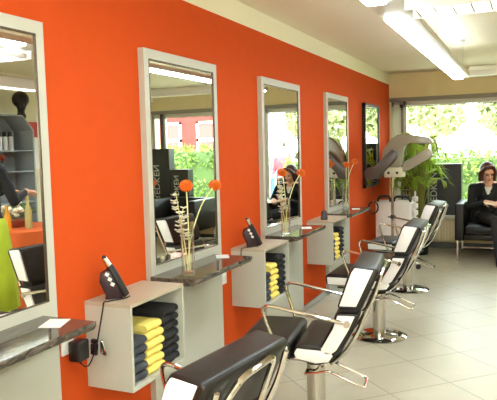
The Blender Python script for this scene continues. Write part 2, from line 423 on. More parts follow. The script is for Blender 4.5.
def towel_mb(seed):
    r = random.Random(seed); mb = MB()
    L, Wd, H = 0.205, 0.138, 0.0405
    # folded towel: rounded loop at the front, soft sides
    n = 10; prof = []
    for j in range(n+1):
        a = -PI/2+PI*j/n; prof.append((L-H/2+math.cos(a)*H/2, H/2+math.sin(a)*H/2))
    prof += [(0.0, H), (0.0, 0.0)]
    ny = 7; rings = []
    for i in range(ny+1):
        y = Wd*i/ny; e = 1-0.10*abs(2*i/ny-1)**3
        off = 0.004*math.sin(i*1.3+seed)+r.uniform(-.002, .002)
        ring = []
        for (x, z) in prof:
            ring.append(mb.bm.verts.new((x*(1 if x < 0.1 else 1)+ (off if x > 0.1 else 0), y, H/2+(z-H/2)*e)))
        rings.append(ring)
    m = len(prof)
    for a, b in zip(rings, rings[1:]):
        for j in range(m): mb.bm.faces.new((a[j], a[(j+1) % m], b[(j+1) % m], b[j]))
    mb.bm.faces.new(rings[0]); mb.bm.faces.new(rings[-1][::-1])
    return mb
protoT = {}
ORD = ['topmost', 'second from top', 'third from top', 'fourth from top', 'fifth from top', 'sixth from top', 'bottom']
for word, y0, y1 in cubes:
    for ci, (cname, m, cnt, yo) in enumerate((('grey', TOW_G, 5, 0.02), ('yellow', TOW_Y, 6, 0.165), ('black', TOW_K, 7, 0.310))):
        for k in range(cnt):
            key = (cname, k % 3)
            if key not in protoT:
                o = towel_mb(ci*5+k).build('folded_towel', m, None, True, 60); protoT[key] = o
            else:
                o = protoT[key].copy(); COL.objects.link(o)
            o.location = (0.022+0.004*math.sin(k*2.1+ci), y0+yo+0.002*math.sin(k*3+ci), BZ0+0.016+k*0.041)
            od = 'bottom' if k == 0 else ORD[cnt-1-k]
            tag(o, '%s folded %s towel in the cube left of the %s mirror' % (od, cname, word), 'towel', '%s towels in the wall cubes' % cname)

# ------------------------------------------------------------------ black framed mirror beyond the stations
t = thing('framed_mirror', 'small black framed mirror near the corner of the orange wall', 'mirror')
f = MB(); y0, y1, z0, z1 = 7.672, 8.46, 0.972, 2.02; w = 0.03
f.box((0.001, y0, z0), (0.045, y0+w, z1)); f.box((0.001, y1-w, z0), (0.045, y1, z1)); f.box((0.001, y0, z0), (0.045, y1, z0+w)); f.box((0.001, y0, z1-w), (0.045, y1, z1))
f.build('frame', BLACK, t, False)
MB().box((0.001, y0+w, z0+w), (0.035, y1-w, z1-w)).build('mirror_glass', MIRROR, t, False)

# ------------------------------------------------------------------ styling chair
def side_panel(poly, y, th):      # poly in (x,z)
    return MB().prism(poly, 'y', y, y+th, 0.004, 2)
def chair(label, loc, rz):
    t = thing('styling_chair', label, 'chair', loc, rz, 'salon styling chairs')
    MB().lathe([(0, 0.0), (0.212, 0.0), (0.215, 0.008), (0.20, 0.018), (0.12, 0.03), (0.07, 0.038), (0, 0.038)], n=40).build('base_disc', CHROME, t)
    c = MB().cyl((0, 0, 0.036), (0, 0, 0.39), 0.05, n=28).build('column', CHROME, t)
    MB().cyl((0, 0, 0.345), (0, 0, 0.388), 0.054, n=28).build('collar', RUBBER, c)
    # pump lever: chrome U reaching to the right
    lv = MB().tube(rnd_path([(0.02, -0.075, 0.31), (0.08, -0.075, 0.325), (0.265, -0.085, 0.25), (0.265, 0.075, 0.25), (0.08, 0.075, 0.325), (0.02, 0.075, 0.31)], 0.02), 0.0065, 8)
    lv.tube([(-0.045, -0.07, 0.30), (0.02, -0.075, 0.31)], 0.0065, 8).cyl((-0.045, -0.07, 0.30), (-0.045, 0.07, 0.30), 0.01, n=10).cyl((0.02, 0.075, 0.31), (-0.045, 0.07, 0.30), 0.0065, n=8)
    lv.build('pump_lever', CHROME, t)
    MB().box((-0.30, -0.13, 0.388), (0.14, 0.13, 0.405), 0.004).build('seat_plate', BLACK, t)
    w = 0.237
    # seat with white side panels
    prof = [(-0.055, 0.428), (-0.075, 0.465), (-0.06, 0.505), (-0.03, 0.514), (0.12, 0.504), (0.145, 0.465), (0.12, 0.428), (0.04, 0.406)]
    s = MB().prism(prof, 'y', -w, w, 0.012, 3).build('seat', LEATHER, t)
    wp = [(-0.056, 0.438), (-0.068, 0.465), (-0.054, 0.490), (0.11, 0.482), (0.128, 0.462), (0.105, 0.430), (0.04, 0.420)]
    for y in (-w-0.008, w-0.004): side_panel(wp, y, 0.012).build('side_panel', WHITEV, s)
    # front cushion with white side panels
    prof = [(-0.36, 0.435), (-0.365, 0.505), (-0.34, 0.522), (-0.105, 0.522), (-0.085, 0.505), (-0.09, 0.435)]
    s = MB().prism(prof, 'y', -w, w, 0.012, 3).build('front_cushion', LEATHER, t)
    wp = [(-0.345, 0.442), (-0.35, 0.497), (-0.102, 0.497), (-0.102, 0.442)]
    for y in (-w-0.008, w-0.004): side_panel(wp, y, 0.012).build('side_panel', WHITEV, s)
    MB().tube(rnd_path([(0.0, -0.17, 0.41), (-0.33, -0.17, 0.428), (-0.33, 0.17, 0.428), (0.0, 0.17, 0.41)], 0.03), 0.009, 8).build('cushion_rail', CHROME, t)
    # lower back cushion and backrest
    low = [(0.055, 0.49), (0.118, 0.60), (0.143, 0.680), (0.265, 0.680), (0.235, 0.60), (0.17, 0.49), (0.13, 0.455), (0.08, 0.455)]
    s = MB().prism(low, 'y', -w, w, 0.012, 3).build('lumbar_cushion', LEATHER, t)
    wl = [(0.068, 0.492), (0.130, 0.60), (0.153, 0.668), (0.238, 0.668), (0.208, 0.60), (0.145, 0.492), (0.115, 0.468), (0.085, 0.468)]
    for y in (-w-0.008, w-0.004): side_panel(wl, y, 0.012).build('side_panel', WHITEV, s)
    up = [(0.150, 0.705), (0.212, 0.885), (0.232, 0.918), (0.345, 0.905), (0.355, 0.885), (0.272, 0.705)]
    s = MB().prism(up, 'y', -w, w, 0.012, 3).build('backrest', LEATHER, t)
    wu = [(0.162, 0.716), (0.224, 0.885), (0.240, 0.907), (0.328, 0.897), (0.245, 0.716)]
    for y in (-w-0.008, w-0.004): side_panel(wu, y, 0.012).build('side_panel', WHITEV, s)
    MB().box((0.162, -0.215, 0.665), (0.255, 0.215, 0.72), 0.01).build('back_joint', RUBBER, t)
    # chrome frame rails down the rear of both sides, and rear grab handle
    for y in (-0.20, 0.20):
        MB().tube(spline([(0.362, y, 0.87), (0.330, y, 0.77), (0.284, y, 0.67), (0.238, y, 0.56), (0.18, y, 0.47), (0.11, y, 0.408)], 5), 0.0105, 8).build('frame_rail', CHROME, t)
    MB().tube(rnd_path([(0.245, -0.12, 0.60), (0.278, -0.13, 0.64), (0.344, -0.13, 0.815), (0.366, -0.075, 0.872), (0.368, 0.115, 0.882), (0.278, 0.125, 0.64), (0.245, 0.115, 0.60)], 0.03), 0.0105, 10).build('grab_handle', CHROME, t)
    # arms
    for y in (-0.275, 0.275):
        sg = -1 if y < 0 else 1
        a = MB().tube(rnd_path([(0.205, y-sg*0.035, 0.628), (0.165, y, 0.645), (-0.195, y, 0.715), (-0.222, y, 0.69), (-0.14, y-sg*0.02, 0.44), (-0.10, y-sg*0.06, 0.425)], 0.045), 0.0095, 10)
        a.build('armrest', CHROME, t)
        MB().cyl((0.20, y-sg*0.015, 0.63), (0.20, y-sg*0.045, 0.63), 0.016, n=16).build('arm_pivot', CHROME, t)
    return t
c1 = chair('styling chair closest to the camera, its black back filling the bottom edge', (0.762, 1.71, 0), math.radians(-7.4))
clone(c1, (0.822, 3.17, 0), math.radians(8.0), 'styling chair in front of the second mirror, shown from its white side with open seat')
clone(c1, (0.80, 4.86, -0.012+0.012), math.radians(0.7), 'styling chair in front of the third mirror, its chrome disc fully visible on the tiles')
clone(c1, (0.735, 6.55, 0), math.radians(-4), 'farthest styling chair, in front of the last ledge before the window')

c1.scale = (1, 1, 0.972)   # pumped down a little lower than the others

# ------------------------------------------------------------------ clippers, cables, sockets
def clipper(label, loc, s=1.0):
    t = thing('hair_clipper', label, 'hair clipper', loc, math.radians(36), 'clippers standing on the cubes'); t.scale = (0.88, 0.88, 0.98)
    st = MB().prism([(-.06, 0), (-.052, .015), (-.085, .085), (-.08, .118), (-.055, .136), (-.02, .134), (.035, 0)], 'y', -0.03, 0.035, 0.006, 2)
    stand = st.build('charging_stand', mat('dark_plum_plastic', (48, 26, 34), 0.35), t)
    def on(p, d): return Vector((p[0], d, p[1]))
    ax = (Vector((0.053, 0, 0.006))-Vector((-0.03, 0, 0.158))).normalized()
    b = MB().tube([Vector((-0.03, -0.012, 0.158)), Vector((-0.008, -0.012, 0.118)), Vector((0.03, -0.012, 0.05)), Vector((0.053, -0.012, 0.012))], 0.02, 14, rs=[0.019, 0.023, 0.022, 0.018])
    b.build('clipper_body', BLACK, t)
    h = MB().tube([Vector((-0.030, -0.012, 0.158)), Vector((-0.045, -0.012, 0.182)), Vector((-0.056, -0.012, 0.199)), Vector((-0.06, -0.012, 0.204))], 0.014, 12, rs=[0.018, 0.016, 0.013, 0.006])
    hd = h.build('clipper_head', CHROME, t)
    MB().box((-0.066, -0.028, 0.196), (-0.044, 0.004, 0.208), 0.003).build('blade', BLACK, hd)
    for (x, z) in ((-.044, .120), (-.030, .096), (-.017, .072)):
        q = Matrix.Translation((x, -0.033, z)) @ Matrix.Rotation(math.radians(28), 4, 'Y')
        MB().box((-0.010, -0.004, -0.008), (0.010, 0.004, 0.008), 0.002, M=q).build('button', WHITE, stand)
    return t
clipper('black hair clipper in its stand on the largest towel cube', (0.105, 2.395, BZ1+0.0005))
clipper('black hair clipper in its stand on the middle towel cube', (0.12, 3.985, BZ1+0.0005))
# small grey speaker on the farthest cube
sp = MB().lathe([(0, 0), (0.03, 0), (0.034, 0.01), (0.03, 0.05), (0.026, 0.075), (0.012, 0.088), (0, 0.09)], n=20)
o = sp.build('spray_bottle_cap', mat('dark_grey_plastic', (74, 72, 74), 0.45)); o.name = 'dome_container'; o.location = (0.13, 5.62, BZ1+0.0005)
tag(o, 'small dark grey domed container on the smallest towel cube', 'container')
def socket(loc, label):
    t = thing('wall_socket', label, 'socket', loc, 0, 'wall sockets under the ledges')
    MB().box((0.0005, -0.04, -0.04), (0.012, 0.04, 0.04), 0.004).build('cover_plate', WHITE, t)
    MB().lathe([(0, 0), (0.022, 0), (0.022, 0.004), (0, 0.004)], n=20).build('insert', FRAMEW, t).matrix_local = Matrix.Translation((0.012, 0, 0)) @ Matrix.Rotation(PI/2, 4, 'Y')
    return t
socket((0, 2.155, 0.655), 'white wall socket under the right end of the nearest ledge')
socket((0, 3.722, 0.64), 'pale wall socket under the right end of the second ledge')
t = thing('plug_adapter', 'black power adapter plugged in under the nearest ledge', 'adapter', (0.017, 2.185, 0.63))
MB().box((0.0, -0.04, -0.045), (0.06, 0.035, 0.045), 0.008, 3).build('body', BLACK, t)
MB().cyl((0.03, 0.0, -0.044), (0.03, 0.005, -0.062), 0.006, n=10).build('cable_boot', RUBBER, t)
cbl = MB().tube(spline([(0.05, 2.19, 0.567), (0.052, 2.215, 0.545), (0.056, 2.24, 0.548), (0.062, 2.268, 0.59), (0.07, 2.28, 0.63), (0.085, 2.284, 0.70), (0.105, 2.284, 0.78), (0.118, 2.282, 0.826), (0.122, 2.30, 0.8255), (0.13, 2.325, 0.826), (0.16, 2.375, 0.826), (0.158, 2.425, 0.826)], 6), 0.0032, 8)
tag(cbl.build('power_cable', RUBBER), 'thin black cable running from the adapter up to the clipper', 'cable')
cb2 = MB().tube(spline([(0.075, 3.854, 0.70), (0.08, 3.853, 0.78), (0.085, 3.852, 0.822), (0.09, 3.87, 0.8245), (0.12, 3.92, 0.8245), (0.14, 3.97, 0.8245)], 6), 0.0032, 8)
tag(cb2.build('power_cable', RUBBER), 'short black cable hanging over the edge of the middle towel cube', 'cable')
# two comb attachments hung on the cable at the cube side
def comb(loc, rot, label, m):
    t = thing('clipper_clip', label, 'clip', loc, 0, 'clips hanging on the cube side')
    M = Matrix.Rotation(rot, 4, 'Y')
    MB().box((-0.016, -0.02, -0.03), (0.016, 0.0, 0.0), 0.003, M=M).box((-0.014, -0.022, 0.004), (0.014, -0.002, 0.022), 0.003, M=M).build('body', m, t)
    tt = MB()
    for k in range(4): tt.box((-0.014+k*0.0085, -0.018, -0.05), (-0.0105+k*0.0085, -0.004, -0.028), M=M)
    tt.build('teeth', m, t)
    return t
comb((0.062, 2.2835, 0.632), 0.1, 'black clip tied to the cable on the side of the largest cube', BLACK)
t = thing('wire_clip', 'small chrome and black wire clip beside the black clip on the largest cube', 'clip', (0.105, 2.286, 0.62))
MB().tube(rnd_path([(-0.01, -0.006, 0.03), (-0.014, -0.006, -0.03), (0.02, -0.012, -0.035), (0.0, -0.012, 0.032)], 0.01, closed=True), 0.004, 8, closed=True).build('loop', CHROME, t)
MB().tube([(-0.006, -0.01, 0.03), (0.012, -0.01, -0.03)], 0.007, 8).build('grip', BLACK, t)

# ------------------------------------------------------------------ cards on the ledges
for (x, y, a, w, h, lab) in ((0.165, 1.905, 0.35, 0.085, 0.12, 'nearest'), (0.13, 3.47, 0.5, 0.08, 0.12, 'second'), (0.2, 4.90, 0.4, 0.08, 0.12, 'third'), (0.21, 6.5, 0.3, 0.08, 0.12, 'farthest')):
    o = MB().box((-w/2, -h/2, 0), (w/2, h/2, 0.0015)).build('card', PAPER, None, False)
    o.location = (x, y, ZS+0.0006); o.rotation_euler = (0, 0, a)
    tag(o, 'small white card lying on the %s ledge' % lab, 'card', 'cards on the ledges')

# ------------------------------------------------------------------ vases of gerberas
def gerbera(mb_p, mb_c, c, nrm, R=0.038):
    c = Vector(c); q = Vector(nrm).to_track_quat('Z', 'Y').to_matrix().to_4x4(); M = Matrix.Translation(c) @ q
    for ring, (n, r, up) in enumerate(((20, R, -0.006), (18, R*0.95, 0.004), (16, R*0.8, 0.012), (12, R*0.55, 0.018))):
        for k in range(n):
            a = 2*PI*k/n+ring*0.15; ca, sa = math.cos(a), math.sin(a); wv = 0.0065*(1-0.15*ring)
            def P(rr, ww, z): return M @ Vector((rr*ca-ww*sa, rr*sa+ww*ca, z))
            v = [mb_p.bm.verts.new(p) for p in (P(0.004, -wv*0.4, up*0.5), P(r*0.7, -wv, up+0.004), P(r, -wv*0.3, up-0.003), P(r, wv*0.3, up-0.003), P(r*0.7, wv, up+0.004), P(0.004, wv*0.4, up*0.5))]
            mb_p.bm.faces.new(v)
    mb_c.sphere(M @ Vector((0, 0, 0.012)), 0.010, (1, 1, 0.7), 10)
def vase(label, loc):

    t = thing('glass_vase', label, 'vase', loc, 0, 'glass vases on the ledges')
    MB().lathe([(0, 0), (0.034, 0), (0.036, 0.004), (0.036, 0.285), (0.0335, 0.285), (0.0335, 0.02), (0, 0.018)], n=24).build('glass', VASEG, t)
    return t
def flower(label, base, head, nrm, grp='orange gerberas in the vases'):
    t = thing('gerbera', label, 'flower', base, 0, grp)
    b = Vector(base); h = Vector(head)-b
    pts = spline([Vector((0, 0, 0)), Vector((h.x*0.12, h.y*0.12, h.z*0.35)), Vector((h.x*0.5, h.y*0.5, h.z*0.75)), h], 7)
    MB().tube(pts, 0.0035, 8).build('stem', STEMG, t)
    p = MB(); c = MB(); gerbera(p, c, h, nrm)
    p.build('petals', PETAL, t, True, 60); c.build('centre', PETALC, t)
    return t
def sprig(label, base, pts, seed):
    t = thing('blossom_sprig', label, 'flower', base, 0, 'white blossom sprigs in the vases')
    pp = spline(pts, 6); MB().tube(pp, 0.003, 7).build('stem', STEMG, t)
    r = random.Random(seed); bl = MB()
    for k in range(12):
        q = pp[int(len(pp)*(0.40+0.58*k/12))]; a = r.uniform(0, 2*PI); c = q+Vector((math.cos(a)*0.018, math.sin(a)*0.018, r.uniform(-.005, .01)))
        for j in range(5):
            b = a+2*PI*j/5; d = Vector((math.cos(b), math.sin(b), 0.5)).normalized(); e = d.cross(Vector((0, 0, 1))).normalized()
            L = 0.030
            v = [bl.bm.verts.new(x) for x in (c, c+d*L*0.6+e*L*0.4, c+d*L, c+d*L*0.6-e*L*0.4)]
            bl.bm.faces.new(v)
    bl.build('blossoms', BLOOM, t, True, 60)
    return t
vz = ZS+0.0005
for word, (vx, vy) in (('second', (0.205, 2.905)), ('third', (0.196, 4.42)), ('farthest', (0.10, 6.50))):
    vase('clear glass vase on the %s ledge holding %s' % (word, {'second': 'two long orange gerberas and white sprigs', 'third': 'flowers before the people outside', 'farthest': 'stems, smallest in view'}[word]), (vx, vy, vz))
    if word != 'farthest':
        flower('upright orange gerbera in the middle of the %s mirror' % word, (vx+0.01, vy, vz+0.025), (vx+0.003 if word == 'second' else vx-0.02, vy+0.0, vz+0.48), (0.38, -0.6, 0.6))
        flower('orange gerbera leaning right over the edge of the %s mirror' % word, (vx-0.01, vy+0.01, vz+0.025), (vx+0.035, vy+0.275, vz+0.465), (0.38, -0.6, 0.6))
        sprig('white blossom sprig at the left of the vase on the %s ledge' % word, (vx, vy, vz+0.025), [(-0.012, -0.01, 0), (-0.022, -0.02, 0.15), (-0.03, -0.02, 0.28), (-0.035, -0.045, 0.42)], 3 if word == 'second' else 4)
        sprig('shorter white blossom sprig inside the vase on the %s ledge' % word, (vx, vy, vz+0.025), [(0.01, -0.015, 0), (-0.008, -0.012, 0.13), (-0.025, -0.015, 0.25), (-0.02, 0.0, 0.33)], 8 if word == 'second' else 9)
    else:
        flower('left orange gerbera above the farthest ledge', (vx+0.008, vy, vz+0.025), (vx+0.01, vy+0.0, vz+0.47), (0.38, -0.6, 0.6))
        flower('right orange gerbera leaning off the farthest mirror', (vx-0.008, vy, vz+0.025), (vx+0.075, vy+0.12, vz+0.5), (0.38, -0.6, 0.6))

# ------------------------------------------------------------------ hood dryer
dx, dy = 0.385, 7.6
K = 1/80.0
def dpx(px, py): return ((px-389)*K, 1.17+(174-py)*K)
t = thing('hood_dryer', 'taupe three armed hood dryer on a chrome stand before the window', 'hair dryer', (dx, dy, 0), math.radians(0))
def slab(pts, y0, y1, bev=0.014): return MB().prism([dpx(*p) for p in pts], 'y', y0, y1, bev, 3)
slab([(382, 169), (400, 169), (401, 178), (383, 178.5)], -0.13, 0.02, 0.01).build('hub_block', CREAMP, t)
hol = MB()
for px in (387, 395):
    a, z = dpx(px, 174); hol.cyl((a, -0.134, z), (a, -0.12, z), 0.016, n=14)
hol.build('vent_hole', BLACK, t)
la = [(366.5, 177), (366, 172), (370, 168.5), (376, 167), (386, 157), (392, 151.5), (397, 155), (396, 160), (384, 172), (380, 179), (372, 180), (368, 179.5)]
slab(la, -0.24, -0.12, 0.009).build('heater_arm', DRYERD, t)
ua = [(382, 172), (379, 163), (381, 152), (387, 143.5), (394, 138.5), (404, 138), (422, 141.5), (426, 145), (425, 148.5), (406, 146.5), (401, 149), (399, 157), (398, 168)]
slab(ua, -0.06, 0.10, 0.009).build('heater_arm', DRYER, t)
ra = [(400, 173), (400, 165), (421, 152), (425, 152.5), (427.5, 158), (424, 161.5), (405, 172)]
slab(ra, -0.13, -0.02, 0.008).build('heater_arm', DRYER, t)
MB().cyl((0.0, -0.03, 0.12), (0.0, -0.03, 1.14), 0.016, n=16).build('pole', CHROME, t)
kb = MB().cyl((0, -0.06, 0.64), (0, 0.02, 0.64), 0.026, n=16).box((-0.05, -0.075, 0.632), (0.05, -0.055, 0.648), 0.004); kb.build('height_knob', BLACK, t)
for k in range(5):
    a = 2*PI*k/5+0.3
    l = MB().tube([(0, -0.03, 0.13), (0.12*math.cos(a), -0.03+0.12*math.sin(a), 0.10), (0.30*math.cos(a), -0.03+0.30*math.sin(a), 0.062)], 0.014, 10)
    l.build('foot', CHROME, t)
    MB().cyl((0.30*math.cos(a), -0.042+0.30*math.sin(a), 0.03), (0.30*math.cos(a), -0.018+0.30*math.sin(a), 0.03), 0.03, n=16).build('castor', BLACK, t)
# cable with a loop hanging from the dryer's left arm
hx, hy = 0.20, 7.32
lp = [Vector((0.184, 7.38, 1.125)), Vector((0.20, 7.34, 0.95)), Vector((0.215, 7.30, 0.84))]
loop = [Vector((0.215+0.055*math.sin(a), 7.30, 0.775+0.068*math.cos(a))) for a in np.linspace(0, 2*PI*0.97, 26)]
ring = MB().tube(spline(lp, 6), 0.003, 8).tube(loop, 0.009, 10)
tag(ring.build('cable_loop', RUBBER), 'black cable loop hanging from the left arm of the hood dryer', 'cable')

# ------------------------------------------------------------------ white trolley behind the dryer
t = thing('salon_trolley', 'white salon trolley with two rounded cabinets behind the hood dryer', 'trolley', (0.36, 7.98, 0))
def rbox(x0, x1): return MB().box((x0, -0.12, 0.14), (x1, 0.12, 0.80), 0.03, 4)
rbox(-0.25, -0.055).build('cabinet', WHITE, t); rbox(-0.03, 0.20).build('cabinet', WHITE, t)
MB().tube(rnd_path([(-0.22, -0.1, 0.79), (-0.20, -0.1, 0.86), (-0.07, -0.1, 0.865), (-0.06, -0.1, 0.79)], 0.05), 0.014, 10).build('handle', BLACK, t)
MB().tube(rnd_path([(-0.02, -0.1, 0.79), (0.0, -0.1, 0.86), (0.16, -0.1, 0.85), (0.19, -0.1, 0.79)], 0.05), 0.014, 10).build('handle', BLACK, t)
MB().box((-0.25, -0.12, 0.10), (0.2, 0.12, 0.15), 0.01).build('chassis', STEEL, t)
for x in (-0.21, 0.16):
    for y in (-0.09, 0.09):
        MB().cyl((x-0.012, y, 0.04), (x+0.012, y, 0.04), 0.04, n=16).cyl((x, y, 0.05), (x, y, 0.11), 0.01, n=8).build('castor', BLACK, t)
rr = MB().cyl((0.235, -0.06, 0.13), (0.235, -0.06, 0.92), 0.012, n=10)
for k in range(8): rr.lathe([(0, 0), (0.03, 0.0), (0.036, 0.012), (0.036, 0.05), (0.03, 0.062), (0, 0.062)], (0.235, -0.06, 0.2+0.085*k), 14)
rr.box((0.19, -0.075, 0.125), (0.25, -0.045, 0.145)); rr.build('curler_rod', WHITE, t)

# ------------------------------------------------------------------ palm
def palm(loc):
    t = thing('potted_palm', 'tall green areca palm in a dark pot in front of the window', 'plant', loc)
    MB().lathe([(0, 0), (0.13, 0), (0.165, 0.30), (0.175, 0.34), (0.16, 0.345), (0.15, 0.30), (0, 0.29)], n=24).build('pot', BLACK, t)
    r = random.Random(5); lf = MB(); st = MB()
    for k in range(34):
        a = r.uniform(0, 2*PI); bx = Vector((0.05*math.cos(a), 0.05*math.sin(a), 0.29))
        lean = r.uniform(0.08, 0.32); H = r.uniform(0.62, 1.32)*(1.0-0.35*(lean-0.12)); da = a+r.uniform(-.5, .5)
        if k < 6: H = r.uniform(1.15, 1.36); lean = r.uniform(0.05, 0.22)
        d = Vector((math.cos(da), math.sin(da)*0.6-0.1, 0))
        pts = spline([bx, bx+d*lean*0.12+Vector((0, 0, H*0.45)), bx+d*lean*0.5+Vector((0, 0, H*0.85)), bx+d*lean*1.0+Vector((0, 0, H*0.97)), bx+d*lean*1.35+Vector((0, 0, H*0.92))], 13)
        st.tube(pts, 0.006, 6, rs=[0.009-0.007*i/len(pts) for i in range(len(pts))])
        n = len(pts)
        for i in range(int(n*0.45), n):
            f = (i/n-0.45)/0.55; tg = (pts[min(i+1, n-1)]-pts[i-1]).normalized(); sd = tg.cross(Vector((0, 0, 1)))
            sd = sd.normalized() if sd.length > 0.05 else Vector((1, 0, 0))
            L = 0.24*(1-0.6*abs(f-0.35))*r.uniform(.8, 1.1)
            for sg in (-1, 1):
                dr = (sd*sg*0.75+tg*0.75+Vector((0, 0, -0.1))).normalized(); wv = dr.cross(Vector((0, 0, 1))).normalized()*0.0055
                p0 = pts[i]; p1 = p0+dr*L*0.55+Vector((0, 0, 0.01)); p2 = p0+dr*L+Vector((0, 0, -0.035*r.uniform(.3, 1.5)))
                for p in (p0, p1, p2): p.x = max(-0.29, p.x); p.y = min(0.32, p.y)
                v = [lf.bm.verts.new(p) for p in (p0-wv*.4, p0+wv*.4, p1+wv, p1-wv, p2)]
                lf.bm.faces.new((v[0], v[1], v[2], v[3])); lf.bm.faces.new((v[3], v[2], v[4]))
    st.build('stems', PALMS, t); lf.build('leaves', PALMG, t, False)
    return t
palm((0.50, 8.76, 0))

# ------------------------------------------------------------------ product display boxes on the sill
def text_mesh(s, size, m, parent, M, name='lettering'):
    cu_ = bpy.data.curves.new('t', 'FONT'); cu_.body = s; cu_.size = size; cu_.extrude = 0.0008; cu_.align_x = 'CENTER'; cu_.align_y = 'CENTER'
    o = bpy.data.objects.new('t', cu_); COL.objects.link(o)
    bpy.context.view_layer.update()
    me = bpy.data.meshes.new_from_object(o.evaluated_get(bpy.context.evaluated_depsgraph_get()))
    bpy.data.objects.remove(o); me.materials.clear(); me.materials.append(m)
    q = bpy.data.objects.new(name, me); COL.objects.link(q); q.parent = parent; q.matrix_local = M
    return q
def display(label, x0, x1, z1, lx, size, y0=9.12, y1=9.30):
    t = thing('display_box', label, 'display box', ((x0+x1)/2, (y0+y1)/2, 0.5005), 0, 'black product display boxes')
    w = (x1-x0)/2; d = (y1-y0)/2; h = z1-0.5
    MB().box((-w, -d, 0), (w, d, h), 0.004).build('box', BOXBLK, t, False)
    M = Matrix.Translation((lx-(x0+x1)/2, -d-0.0008, h*0.5 if h < 0.8 else h*0.45)) @ Matrix.Rotation(PI/2, 4, 'X') @ Matrix.Rotation(PI/2, 4, 'Z')
    text_mesh('REDKEN', size, LETTER, t, M)
    return t
display('tall black display box behind the palm and the hood dryer', 0.215, 0.575, 1.53, 0.29, 0.16)
display('low wide black display box between the palm and the armchair', 0.60, 1.03, 1.215, 0.665, 0.13)
display('tall black display box at the window, seen left in the second mirror', 3.68, 4.03, 1.53, 3.94, 0.16)
display('low black display box at the window, seen inside the second mirror', 3.33, 3.66, 1.18, 3.56, 0.13)

# ------------------------------------------------------------------ radiator
t = thing('radiator', 'cream ribbed radiator below the window sill', 'radiator', (0.25, 9.21, 0.115))
b = MB().box((0, 0.03, 0), (1.6, 0.10, 0.315), 0.008)
for k in range(40): b.box((0.012+k*0.04, 0.012, 0.02), (0.036+k*0.04, 0.034, 0.295), 0.006, 2)
b.build('body', RADI, t)
MB().box((-0.004, 0.01, 0.312), (1.604, 0.11, 0.325), 0.003).build('top_grille', RADI, t)
for x in (0.2, 1.4): MB().box((x, 0.08, 0.05), (x+0.03, 0.1395, 0.1)).build('wall_bracket', RADI, t)

# ------------------------------------------------------------------ armchairs
def armchair(label, loc, rz):
    # origin: front left corner on the floor, x to the right, y to the back
    t = thing('armchair', label, 'armchair', loc, rz, 'black leather armchairs')
    Wd, D = 0.86, 0.74; aw = 0.11; z0 = 0.27
    MB().box((aw, 0.03, z0), (Wd-aw, D, z0+0.07), 0.01).build('base_frame', LEATHER, t)
    MB().box((aw+0.004, 0.0, z0+0.072), (Wd-aw-0.004, D-0.17, 0.45), 0.03, 3).build('seat_cushion', LEATHER, t)
    for x in (0, Wd-aw): MB().box((x, 0, z0-0.005), (x+aw, D, 0.735), 0.016, 3).build('armrest', LEATHER, t)
    MB().box((aw+0.003, D-0.17, z0+0.075), (Wd-aw-0.003, D, 0.74), 0.03, 3).build('backrest', LEATHER, t)
    for x in (0.03, Wd-0.03):
        for y in (0.03, D-0.03): MB().box((x-0.012, y-0.012, 0), (x+0.012, y+0.012, z0), 0.002).build('leg', CHROME, t)
    for y in (D-0.03,): MB().box((0.03, y-0.008, 0.06), (Wd-0.03, y+0.008, 0.085), 0.002).build('crossbar', CHROME, t)
    return t
armchair('black leather armchair with chrome legs in which the woman sits', (1.025, 8.30, 0), 0)
armchair('black leather armchair seen reflected in the second mirror', (2.75, 8.25, 0), 0)

# ------------------------------------------------------------------ people
def solid(caps, ells, vox=0.008, smooth=4):
    """one continuous surface from tapered capsules and ellipsoids; returns an evaluated mesh"""
    mb = MB()
    for (a, b, ra, rb) in caps:
        a = Vector(a); b = Vector(b); n = 12
        d = b-a
        if d.length > 1e-5: mb.cyl(a, b, ra, rb, n=n)
        mb.sphere(a, ra, n=n); mb.sphere(b, rb, n=n)
    for (c, r, rot) in ells:
        mb.sphere(c, 1.0, r, 20, M=Euler(rot).to_matrix())
    me = bpy.data.meshes.new('tmp'); mb.bm.to_mesh(me); mb.bm.free()
    o = bpy.data.objects.new('tmp', me); COL.objects.link(o)
    r = o.modifiers.new('r', 'REMESH'); r.mode = 'VOXEL'; r.voxel_size = vox
    s = o.modifiers.new('s', 'SMOOTH'); s.factor = 0.5; s.iterations = smooth
    bpy.context.view_layer.update()
    out = bpy.data.meshes.new_from_object(o.evaluated_get(bpy.context.evaluated_depsgraph_get()))
    bpy.data.objects.remove(o)
    for p in out.polygons: p.use_smooth = True
    return out
def paint(me, mats, rule):
    me.materials.clear()
    for m in mats: me.materials.append(m)
    for p in me.polygons: p.material_index = rule(p.center)
def place(name, me, parent):
    o = bpy.data.objects.new(name, me); COL.objects.link(o); o.parent = parent; return o
